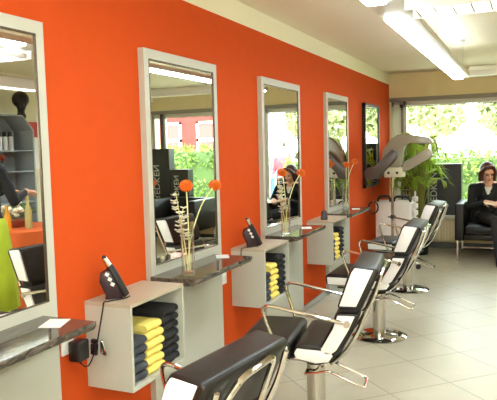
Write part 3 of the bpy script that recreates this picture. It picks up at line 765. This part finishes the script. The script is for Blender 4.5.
def hand_caps(wrist, dirv, up, curl, side=1, s=1.0):
    """palm plus five bent fingers; dirv along the fingers, up = back of the hand"""
    w = Vector(wrist); d = Vector(dirv).normalized(); u = (Vector(up)-d*d.dot(Vector(up))).normalized(); l = d.cross(u)*side
    C = []
    for j in range(4):
        k = w+d*0.012+l*(-0.024+0.016*j); kn = w+d*(0.088-0.004*abs(j-1))*s+l*(-0.030+0.02*j)*s
        C.append((k, kn, 0.014, 0.0105))
        L = (0.036, 0.042, 0.040, 0.032)[j]*s; dd = (d*math.cos(curl*.6)-u*math.sin(curl*.6)); p1 = kn+dd*L
        d2 = (d*math.cos(curl*1.5)-u*math.sin(curl*1.5)); p2 = p1+d2*L*0.75; d3 = (d*math.cos(curl*2.1)-u*math.sin(curl*2.1)); p3 = p2+d3*L*0.55
        C += [(kn, p1, 0.0098, 0.009), (p1, p2, 0.009, 0.0082), (p2, p3, 0.0082, 0.007)]
    tb = w+d*0.022-l*0.028; t1 = tb+(d*0.6-l*0.75-u*0.25).normalized()*0.042*s; t2 = t1+(d*0.95-l*0.1-u*0.4).normalized()*0.034*s
    C += [(w+d*0.01-l*0.012, tb, 0.014, 0.013), (tb, t1, 0.0125, 0.0105), (t1, t2, 0.0105, 0.008)]
    return C
def head_shapes(c, yaw, pitch, s=1.0):
    R = Euler((0, 0, yaw)).to_matrix() @ Euler((pitch, 0, 0)).to_matrix()   # face looks along -y before rotation
    c = Vector(c)
    def T(x, y, z): return c+R @ Vector((x*s, y*s, z*s))
    e = (pitch, 0, yaw)
    ells = [(T(0, 0.012, 0.025), (0.074*s, 0.092*s, 0.092*s), e), (T(0, -0.02, -0.04), (0.060*s, 0.068*s, 0.075*s), e), (T(0, -0.055, -0.085), (0.03*s, 0.028*s, 0.025*s), e),
            (T(-0.075, 0.01, -0.01), (0.010*s, 0.02*s, 0.03*s), e), (T(0.075, 0.01, -0.01), (0.010*s, 0.02*s, 0.03*s), e),
            (T(-0.032, -0.07, -0.03), (0.022*s, 0.016*s, 0.02*s), e), (T(0.032, -0.07, -0.03), (0.022*s, 0.016*s, 0.02*s), e)]
    caps = [(T(0, -0.078, 0.008), T(0, -0.102, -0.034), 0.009*s, 0.013*s), (T(-0.02, -0.083, -0.066), T(0.02, -0.083, -0.066), 0.008*s, 0.008*s),
            (T(-0.045, -0.074, 0.026), T(0.045, -0.074, 0.026), 0.01*s, 0.01*s)]
    return caps, ells, T, e
def face_parts(T, e, parent, s=1.0):
    lp = MB().sphere(T(0, -0.089, -0.0655), 1, (0.022*s, 0.006*s, 0.007*s), 12, M=Euler(e).to_matrix()); lp.build('lips', LIPS, parent)
    for x in (-0.03, 0.03):
        MB().sphere(T(x, -0.077, 0.0), 1, (0.013*s, 0.007*s, 0.007*s), 10, M=Euler(e).to_matrix()).build('eye', EYE, parent)
        MB().tube([T(x-0.018, -0.078, 0.018), T(x, -0.085, 0.024), T(x+0.018, -0.078, 0.018)], 0.0035*s, 6).build('eyebrow', EYE, parent)

# --- woman reading in the armchair
def seated_woman():
    t = thing('person', 'woman in a black suit reading a magazine in the black armchair by the window', 'person', (1.42, 8.55, 0.44))
    o = Vector((1.42, 8.55, 0.44))
    def L(x, y, z): return Vector((x, y, z))-o
    hips = L(1.42, 8.74, 0.53); chest = L(1.405, 8.80, 0.85); neck = L(1.40, 8.775, 1.00)
    hc = L(1.39, 8.73, 1.105)
    caps = [(hips, chest, 0.14, 0.13), (chest, L(1.40, 8.80, 0.945), 0.13, 0.09), (L(1.40, 8.80, 0.945), neck, 0.057, 0.05), (neck, hc, 0.048, 0.05)]
    ells = [(L(1.42, 8.74, 0.54), (0.19, 0.14, 0.11), (0, 0, 0)), (L(1.405, 8.79, 0.81), (0.175, 0.11, 0.15), (0, 0, 0)),
            (L(1.35, 8.71, 0.825), (0.06, 0.05, 0.06), (0, 0, 0)), (L(1.46, 8.71, 0.825), (0.06, 0.05, 0.06), (0, 0, 0))]
    sl, sr = L(1.205, 8.80, 0.905), L(1.60, 8.80, 0.905)
    caps += [(L(1.38, 8.80, 0.94), sl, 0.06, 0.062), (L(1.42, 8.80, 0.94), sr, 0.06, 0.062)]
    el, er = L(1.19, 8.66, 0.66), L(1.66, 8.64, 0.68)
    wl, wr = L(1.385, 8.48, 0.745), L(1.56, 8.47, 0.745)
    for s_, e_, w_ in ((sl, el, wl), (sr, er, wr)): caps += [(s_, e_, 0.062, 0.05), (e_, w_, 0.05, 0.031)]
    caps += hand_caps(wl, (0.75, -0.5, -0.05), (-0.3, -0.3, 0.9), 0.45, -1)
    caps += hand_caps(wr, (-0.35, -0.85, 0.0), (0.1, -0.3, 0.9), 0.45, 1)
    kl, kr = L(1.50, 8.24, 0.53), L(1.65, 8.22, 0.53)
    al, ar = L(1.545, 8.12, 0.10), L(1.68, 8.10, 0.10)
    for h_, k_, a_ in ((L(1.35, 8.72, 0.53), kl, al), (L(1.49, 8.72, 0.53), kr, ar)):
        caps += [(h_, k_, 0.09, 0.063), (k_, a_, 0.058, 0.037), (a_, a_+Vector((0.01, -0.03, -0.05)), 0.036, 0.03), (a_+Vector((0.0, 0.03, -0.065)), a_+Vector((0.01, -0.15, -0.075)), 0.03, 0.024)]
    hcaps, hells, T, e = head_shapes(hc, math.radians(20), math.radians(20))
    me = solid(caps+hcaps, ells+hells, 0.007, 3)
    zk = neck.z
    def rule(c):
        if c.z > neck.z-0.03: return 0
        if min((c-wl).length, (c-wr).length) < 0.0 : return 0
        for w_, e_ in ((wl, el), (wr, er)):
            d = (w_-e_).normalized()
            if (c-w_).dot(d) > -0.01 and (c-w_).length < 0.2 and c.z > L(0, 0, 0.61).z: return 0
        v = abs(c.x-neck.x); 
        if c.y < chest.y-0.02 and c.z > chest.z-0.02 and v < 0.012+(c.z-(chest.z-0.02))*0.36:
            return 0 if c.z > chest.z+0.07 else 2
        return 1
    paint(me, [SKIN, SUIT, BLOUSE], rule)
    body = place('body', me, t)
    # bobbed auburn hair
    hcap, hell = [], [(T(0, 0.035, 0.045), (0.092, 0.098, 0.095), e), (T(0, 0.055, -0.03), (0.085, 0.07, 0.10), e)]
    for sx in (-1, 1): hcap += [(T(sx*0.05, -0.05, 0.095), T(sx*0.085, -0.03, 0.03), 0.024, 0.026), (T(sx*0.085, -0.03, 0.03), T(sx*0.086, -0.035, -0.085), 0.028, 0.022), (T(sx*0.08, 0.02, 0.0), T(sx*0.08, 0.02, -0.10), 0.032, 0.025)]
    hcap += [(T(-0.055, -0.055, 0.085), T(0.03, -0.055, 0.105), 0.024, 0.024), (T(0.03, -0.055, 0.10), T(0.065, -0.05, 0.07), 0.024, 0.02)]
    hm = solid(hcap, hell, 0.008, 3); paint(hm, [HAIR], lambda c: 0); place('hair', hm, t)
    face_parts(T, e, t)
    # jacket lapels
    for sx in (-1, 1):
        lpm = MB().prism([(0.012*sx, 0.0), (0.075*sx, 0.10), (0.055*sx, 0.155), (0.035*sx, 0.15)], 'y', -0.006, 0.006, 0.002)
        q = lpm.build('lapel', SUIT, t); q.matrix_local = Matrix.Translation(chest+Vector((0, -0.125, -0.02))) @ Matrix.Rotation(math.radians(-24), 4, 'X')
    return t
seated_woman()
mg = thing('magazine', 'open magazine held on the lap of the seated woman', 'magazine', (1.53, 8.37, 0.722), math.radians(10))
for sx, a in ((-1, 8), (1, -8)):
    M = Matrix.Rotation(math.radians(2), 4, 'X') @ Matrix.Rotation(math.radians(a), 4, 'Y')
    MB().box((min(0, sx*0.16), -0.11, 0), (max(0, sx*0.16), 0.11, 0.005), M=M).build('page', mat('page_tan', (214, 192, 150), 0.5), mg, False)

# --- person in lime skirt (seen in the nearest mirror)
def standing_person():
    o = Vector((2.15, 3.72, 0)); t = thing('person', 'person in a black top and lime skirt reflected in the nearest mirror', 'person', o)
    # faces the table (+x +y); local frame: face along -y rotated by yaw
    yaw = math.radians(183)
    R = Euler((0, 0, yaw)).to_matrix()
    def L(x, y, z): return R @ Vector((x, y, 0))+Vector((0, 0, z))
    ca = [(L(0, 0, 1.0), L(0, 0, 1.3), 0.12, 0.125), (L(0, 0, 1.3), L(0, 0.01, 1.40), 0.12, 0.08), (L(0, 0.0, 1.40), L(0, -0.01, 1.50), 0.055, 0.05), (L(0, -0.01, 1.50), L(0, -0.02, 1.58), 0.05, 0.05)]
    el = [(L(0, 0, 0.95), (0.17, 0.13, 0.12), (0, 0, yaw)), (L(0, 0.0, 1.27), (0.17, 0.115, 0.16), (0, 0, yaw)), (L(0, 0, 1.08), (0.135, 0.10, 0.15), (0, 0, yaw))]
    for sx in (-1, 1):
        s_ = L(sx*0.18, 0.0, 1.385); e_ = L(sx*0.22, -0.10, 1.13); w_ = L(sx*0.12, -0.32, 1.19)
        ca += [(L(0, 0, 1.39), s_, 0.06, 0.055), (s_, e_, 0.052, 0.042), (e_, w_, 0.042, 0.028)]
        ca += hand_caps(w_, tuple(L(-sx*0.35, -0.9, 0.0)), (0, 0, 1), 0.5, sx)
        hp = L(sx*0.09, 0, 0.9); kn = L(sx*0.095, -0.01, 0.48); an = L(sx*0.09, 0.02, 0.09)
        ca += [(hp, kn, 0.09, 0.056), (kn, an, 0.055, 0.036), (an, L(sx*0.09, 0.03, 0.04), 0.036, 0.036), (L(sx*0.09, 0.04, 0.034), L(sx*0.10, -0.15, 0.026), 0.032, 0.025)]
    hc_, he_, T, e = head_shapes(L(0, -0.03, 1.62), yaw, math.radians(18))
    me = solid(ca+hc_, el+he_, 0.009, 3)
    def rule(c):
        if c.z > 1.45: return 0
        for sx in (-1, 1):
            if (c-L(sx*0.12, -0.32, 1.19)).dot(L(0, -1, 0)) > -0.02: return 0
        if c.z < 0.07: return 1
        return 1 if c.z > 0.93 else 0
    paint(me, [SKIN, SUIT], rule); place('body', me, t)
    sk = MB(); prof = []; n = 40; rings = []
    for (z, rx, ry) in ((1.0, 0.16, 0.125), (0.92, 0.18, 0.15), (0.75, 0.20, 0.175), (0.5, 0.215, 0.195), (0.27, 0.23, 0.21)):
        rings.append([sk.bm.verts.new(L((rx*math.cos(2*PI*k/n))*(1+0.06*math.sin(k*2.2)*(1-z)), ry*math.sin(2*PI*k/n)*(1+0.06*math.sin(k*2.2)*(1-z)), z)) for k in range(n)])
    for a, b in zip(rings, rings[1:]):
        for k in range(n): sk.bm.faces.new((a[k], a[(k+1) % n], b[(k+1) % n], b[k]))
    s2 = sk.build('skirt', LIME, t); md = s2.modifiers.new('s', 'SOLIDIFY'); md.thickness = 0.006
    hm = solid([(T(-0.06, -0.04, 0.07), T(-0.085, 0.0, -0.03), 0.026, 0.026), (T(0.06, -0.04, 0.07), T(0.085, 0.0, -0.03), 0.026, 0.026)], [(T(0, 0.03, 0.045), (0.09, 0.098, 0.093), e), (T(0, 0.065, -0.03), (0.075, 0.06, 0.085), e)], 0.009, 3)
    paint(hm, [HAIRD], lambda c: 0); place('hair', hm, t); face_parts(T, e, t)
    return t
standing_person()
# --- passers-by outside
def passer(loc, yaw, top, bottom, label):
    t = thing('person', label, 'person', loc, yaw, 'people standing outside the window')
    ca = [((0, 0, 1.0), (0, 0, 1.3), 0.13, 0.13), ((0, 0, 1.4), (0, 0, 1.56), 0.055, 0.05)]; el = [((0, 0, 1.25), (0.19, 0.12, 0.2), (0, 0, 0)), ((0, 0, 0.98), (0.16, 0.12, 0.12), (0, 0, 0))]
    for sx in (-1, 1):
        ca += [((0, 0, 1.39), (sx*0.19, 0, 1.38), 0.06, 0.055), ((sx*0.19, 0, 1.38), (sx*0.24, -0.02, 1.1), 0.05, 0.04), ((sx*0.24, -0.02, 1.1), (sx*0.18, -0.2, 1.0), 0.04, 0.028)]
        ca += hand_caps((sx*0.18, -0.2, 1.0), (-sx*0.4, -0.9, 0), (0, 0, 1), 0.5, sx)
        ca += [((sx*0.09, 0, 0.9), (sx*0.1, 0, 0.48), 0.09, 0.06), ((sx*0.1, 0, 0.48), (sx*0.1, 0.02, 0.08), 0.058, 0.04), ((sx*0.1, 0.03, 0.035), (sx*0.11, -0.15, 0.027), 0.034, 0.026)]
    hc_, he_, T, e = head_shapes((0, -0.02, 1.66), 0, 0.1)
    me = solid(ca+hc_, el+he_, 0.012, 2)
    paint(me, [SKIN, top, bottom], lambda c: 0 if (c.z > 1.44 or c.y < -0.19) and c.z > 0.2 else (1 if c.z > 0.95 else 2))
    place('body', me, t)
    hm = solid([], [(T(0, 0.03, 0.04), (0.088, 0.096, 0.09), e)], 0.012, 2); paint(hm, [HAIRD], lambda c: 0); place('hair', hm, t)
    return t
passer((3.35, 13.6, -0.15), 0.3, REDC, SUIT, 'person in red standing outside, left of the two in the third mirror')
passer((3.85, 13.9, -0.15), -0.4, BLUE, BLUE, 'person in blue standing outside, right of the one in red')

# ------------------------------------------------------------------ right side of the room (seen in mirrors)
t = thing('dressed_table', 'round table under an orange cloth reflected in the nearest mirror', 'table', (2.95, 4.95, 0))
tb = MB(); n = 48; rings = []
for (z, r, am) in ((0.755, 0.0, 0), (0.755, 0.44, 0), (0.748, 0.455, 0.0), (0.70, 0.46, 0.012), (0.4, 0.475, 0.035), (0.03, 0.50, 0.05)):
    if r == 0: rings.append([tb.bm.verts.new((0, 0, z))]); continue
    rings.append([tb.bm.verts.new(((r+am*math.sin(k*PI/3))*math.cos(2*PI*k/n), (r+am*math.sin(k*PI/3))*math.sin(2*PI*k/n), z)) for k in range(n)])
for a, b in zip(rings, rings[1:]):
    for k in range(n):
        if len(a) == 1: tb.bm.faces.new((a[0], b[k], b[(k+1) % n]))
        else: tb.bm.faces.new((a[k], b[k], b[(k+1) % n], a[(k+1) % n]))
tb.build('tablecloth', CLOTHO, t)
MB().cyl((0, 0, 0.03), (0, 0, 0.74), 0.035).build('pedestal', STEEL, t); MB().lathe([(0, 0), (0.28, 0), (0.28, 0.012), (0.05, 0.03), (0, 0.03)], n=30).build('foot', STEEL, t)
MB().lathe([(0, 0.735), (0.43, 0.735), (0.43, 0.753), (0, 0.753)], n=40).build('tabletop', WHITE, t)
def bottle(label, loc, m, h=0.30, r=0.036):
    t = thing('bottle', label, 'bottle', loc, 0, 'bottles on the orange table')
    MB().lathe([(0, 0), (r, 0), (r, h*0.55), (r*0.4, h*0.75), (r*0.36, h*0.95), (0, h*0.95)], n=20).build('glass', m, t)
    MB().lathe([(0, h*0.95), (r*0.45, h*0.95), (r*0.45, h), (0, h)], n=16).build('cap', mat('gold_cap', (206, 170, 90), 0.3, 0.8), t)
bottle('pale wine bottle standing on the orange table', (2.78, 4.86, 0.7565), mat('pale_bottle', (190, 182, 120), 0.12), 0.32)
bottle('orange juice bottle behind the bouquet on the orange table', (2.86, 4.66, 0.7565), mat('juice', (232, 158, 40), 0.15), 0.25)
bottle('dark bottle farthest from the window on the orange table', (3.12, 4.78, 0.7565), mat('dark_green_bottle', (40, 62, 34), 0.1), 0.30)
t = thing('bouquet', 'white and green bouquet in a basket on the orange table', 'flowers', (3.0, 4.93, 0.7565))
MB().lathe([(0, 0), (0.08, 0), (0.11, 0.07), (0.105, 0.08), (0, 0.07)], n=20).build('basket', mat('red_brown_basket', (150, 70, 50), 0.7), t)
r = random.Random(3); bl = MB(); gl = MB()
for k in range(26):
    a = r.uniform(0, 2*PI); q = r.uniform(0.02, 0.13); c = Vector((q*math.cos(a), q*math.sin(a), 0.12+0.16*r.random()*(1-q*3)))
    bl.sphere(c, r.uniform(.018, .032), (1, 1, .7), 8)
for k in range(90):
    a = r.uniform(0, 2*PI); q = r.uniform(0.02, 0.16); c = Vector((q*math.cos(a), q*math.sin(a), 0.06+0.22*r.random()*(1-q*3))); d = Vector((math.cos(a), math.sin(a), r.uniform(0, 1.2))).normalized(); e = d.orthogonal().normalized()
    gl.quad(c, c+d*.03+e*.012, c+d*.06, c+d*.03-e*.012)
bl.build('blossoms', BLOOM, t); gl.build('foliage', HEDGE, t, False)

# grey display cabinet against the right wall
t = thing('display_cabinet', 'grey cabinet of hair products against the wall, reflected in the nearest mirror', 'cabinet', (4.02, 5.78, 0))
GC = mat('grey_blue_cabinet', (150, 158, 158), 0.5)
b = MB(); k = 0.02
b.prism([(-0.4, 0), (0.4, 0), (0.4, 1.80), (0.22, 1.98), (-0.22, 1.98), (-0.4, 1.80)], 'x', 0.155, 0.178)
b.box((-0.16, -0.40, 0), (0.156, -0.38, 1.80)); b.box((-0.16, 0.38, 0), (0.156, 0.40, 1.80)); b.box((-0.16, -0.22, 1.96), (0.156, 0.22, 1.98))
for sx in (-1, 1): b.prism([(sx*0.4, 1.80), (sx*0.22, 1.98), (sx*0.22, 1.958), (sx*0.38, 1.79)], 'x', -0.16, 0.156)
b.build('carcass', GC, t, False)
for z in (0.1, 0.5, 0.9, 1.28, 1.535): MB().box((-0.15, -0.379, z), (0.155, 0.379, z+0.014)).build('shelf', GC, t, False)
BOT = mat('silver_bottle', (206, 210, 204), 0.3); pb = None
for i, y in enumerate((-0.24, -0.15, -0.06, 0.03, 0.12)):
    lab = 'pump bottle on the upper cabinet shelf, %s in its row' % ['leftmost', 'second from left', 'middle', 'second from right', 'rightmost'][4-i if True else i]
    if pb is None:
        pb = thing('product_bottle', lab, 'bottle', (4.0, 5.80+y, 1.5492), 0, 'silver product bottles in the cabinet')
        MB().lathe([(0, 0), (0.033, 0), (0.033, 0.16), (0.02, 0.17), (0, 0.17)], n=18).build('body', BOT, pb)
        MB().lathe([(0, 0.17), (0.026, 0.17), (0.026, 0.225), (0, 0.225)], n=16).build('cap', BLACK, pb)
    else: clone(pb, (4.0, 5.80+y, 1.5492), 0, lab)
t = thing('flower_pot', 'dark pot of reddish flowers on the middle cabinet shelf', 'plant', (3.98, 5.68, 1.2945))
MB().lathe([(0, 0), (0.045, 0), (0.065, 0.13), (0, 0.12)], n=18).build('pot', BLACK, t)
rf = MB(); r = random.Random(11)
for k in range(22): rf.sphere((r.uniform(-.07, .07), r.uniform(-.09, .09), 0.15+r.uniform(-.01, .05)), r.uniform(.014, .024), n=8)
rf.build('blossoms', mat('rust_blossom', (150, 66, 40), 0.8), t)
# mannequin head on the cabinet
t = thing('mannequin_head', 'dark mannequin head on a wall bracket at the corner of the grey cabinet', 'mannequin head', (4.0, 6.13, 1.945))
hc_, he_, T, e = head_shapes((0, 0, 0.20), math.radians(-60), 0.05)
me = solid(hc_+[((0, 0, 0.03), (0, 0, 0.15), 0.045, 0.045), ((0, 0, 0.03), (0, 0, 0.04), 0.06, 0.05)], he_+[((0, 0, 0.235), (0.105, 0.105, 0.105), (0, 0, 0))], 0.008, 3)
paint(me, [mat('dark_bust', (28, 24, 22), 0.4)], lambda c: 0); place('bust', me, t)
MB().cyl((0, 0, -0.02), (0, 0, 0.04), 0.015, n=12).box((0, -0.015, -0.035), (0.188, 0.015, -0.015)).box((0.188, -0.04, -0.07), (0.1995, 0.04, 0.02)).build('wall_bracket', BLACK, t)
# wall poster near the cabinet
t = thing('poster', 'red topped white poster on the wall right of the cabinet', 'poster', (RX-0.001, 6.62, 1.3))
MB().box((-0.012, -0.2, 0.0), (0, 0.2, 0.62)).build('sheet', PAPER, t, False); MB().box((-0.0135, -0.2, 0.42), (-0.0121, 0.2, 0.62)).build('red_band', mat('red_print', (200, 40, 30), 0.6), t, False)

# ------------------------------------------------------------------ outside
struct('ground', MB().box((-60, RY1+0.25, -0.3), (80, 160, -0.15)), PAVE)
o = MB().box((-30, 14.8, -0.15), (40, 20, -0.12)).build('lawn', GRASSM, None, False); o['kind'] = 'structure'
def leafcloud(cs, n, size, seed, squash=1.0):
    """cs: list of (centre, radii) ellipsoids; leaf quads near their surfaces"""
    g = np.random.default_rng(seed); V = []; Fc = []
    for (c, R, cnt) in cs:
        d = g.normal(size=(cnt, 3)); d /= np.linalg.norm(d, axis=1)[:, None]
        p = np.array(c)+d*np.array(R)*(0.72+0.32*g.random((cnt, 1)))
        a = g.normal(size=(cnt, 3)); a /= np.linalg.norm(a, axis=1)[:, None]; b = np.cross(a, d+0.3*g.normal(size=(cnt, 3))); b /= (np.linalg.norm(b, axis=1)[:, None]+1e-9)
        s = size*(0.6+0.8*g.random((cnt, 1)))
        q = np.stack([p-a*s, p+b*s*.5, p+a*s, p-b*s*.5], 1)
        base = sum(len(v) for v in V); V.append(q.reshape(-1, 3)); Fc.append(np.arange(cnt*4).reshape(-1, 4)+base)
    V = np.concatenate(V); Fc = np.concatenate(Fc)
    me = bpy.data.meshes.new('foliage'); me.from_pydata(V.tolist(), [], Fc.tolist()); return me
def hedge(x0, x1, y, h, label, seed):
    t = thing('hedge', label, 'hedge', ((x0+x1)/2, y, -0.15), 0, 'hedges outside the window')
    w = (x1-x0)/2
    core = MB().box((-w, -0.35, 0), (w, 0.35, h-0.12), 0.1, 3); core.build('branches', mat('hedge_core', (58, 78, 34), 0.9), t)
    cs = []; r = random.Random(seed); k = -w
    while k < w:
        for z in (0.3, 0.75, h-0.3):
            cs.append(((k, r.uniform(-.1, .1)-0.1, z), (0.36, 0.42, 0.36), 260))
        k += 0.34
    me = leafcloud(cs, 0, 0.05, seed); me.materials.append(HEDGE); place('leaves', me, t)
hedge(-4.0, 2.5, 12.3, 1.5, 'clipped green hedge outside, left stretch behind the display boxes', 1)
hedge(4.3, 9.5, 12.8, 1.72, 'clipped green hedge outside, reflected in the second mirror', 2)
def tree(x, y, h, R, label, seed):
    t = thing('tree', label, 'tree', (x, y, -0.12 if y < 20 else -0.15), 0, 'trees beyond the hedge')
    r = random.Random(seed)
    MB().tube(spline([(0, 0, 0), (0.1*r.uniform(-1, 1), 0, h*0.3), (0.2*r.uniform(-1, 1), 0.1, h*0.65)], 5), 0.15, 10, rs=[0.17-0.012*i for i in range(11)]).build('trunk', BARK, t)
    cs = [((r.uniform(-R, R)*0.5, r.uniform(-R, R)*0.4, max(1.9+R*0.42, h*0.62+r.uniform(-0.3, 0.34)*h)), (R*0.45, R*0.45, R*0.42), 900) for k in range(14)]
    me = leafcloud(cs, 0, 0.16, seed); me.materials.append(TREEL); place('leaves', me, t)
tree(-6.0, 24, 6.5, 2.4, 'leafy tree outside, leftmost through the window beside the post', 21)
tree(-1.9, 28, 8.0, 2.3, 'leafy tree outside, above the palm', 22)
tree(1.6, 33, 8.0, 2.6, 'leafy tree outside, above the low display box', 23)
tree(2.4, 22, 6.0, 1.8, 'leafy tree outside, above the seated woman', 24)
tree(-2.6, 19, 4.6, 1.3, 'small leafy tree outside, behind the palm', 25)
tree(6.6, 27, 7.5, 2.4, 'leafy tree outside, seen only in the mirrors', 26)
# red building seen in the second mirror
t = thing('red_building', 'red facade with white window frames outside, reflected in the second mirror', 'building', (14.5, 25.0, -0.15))
MB().box((-4.5, 0, 0), (4.5, 3, 6.0)).build('facade', BRICKP, t, False)
for k in range(5):
    for z in (1.2, 3.6):
        x = -3.8+k*1.8; w = MB()
        w.box((x, -0.06, z), (x+0.12, 0.02, z+1.7)); w.box((x+0.9, -0.06, z), (x+1.02, 0.02, z+1.7)); w.box((x, -0.06, z+0.8), (x+1.02, 0.02, z+0.95)); w.box((x, -0.06, z+1.6), (x+1.02, 0.02, z+1.7))
        f = w.build('window_frame', FRAMEW, t, False)
        MB().box((x+0.12, -0.02, z), (x+0.9, 0.0-0.001, z+1.6)).build('pane', mat('pink_glass', (150, 62, 58), 0.2), f, False)
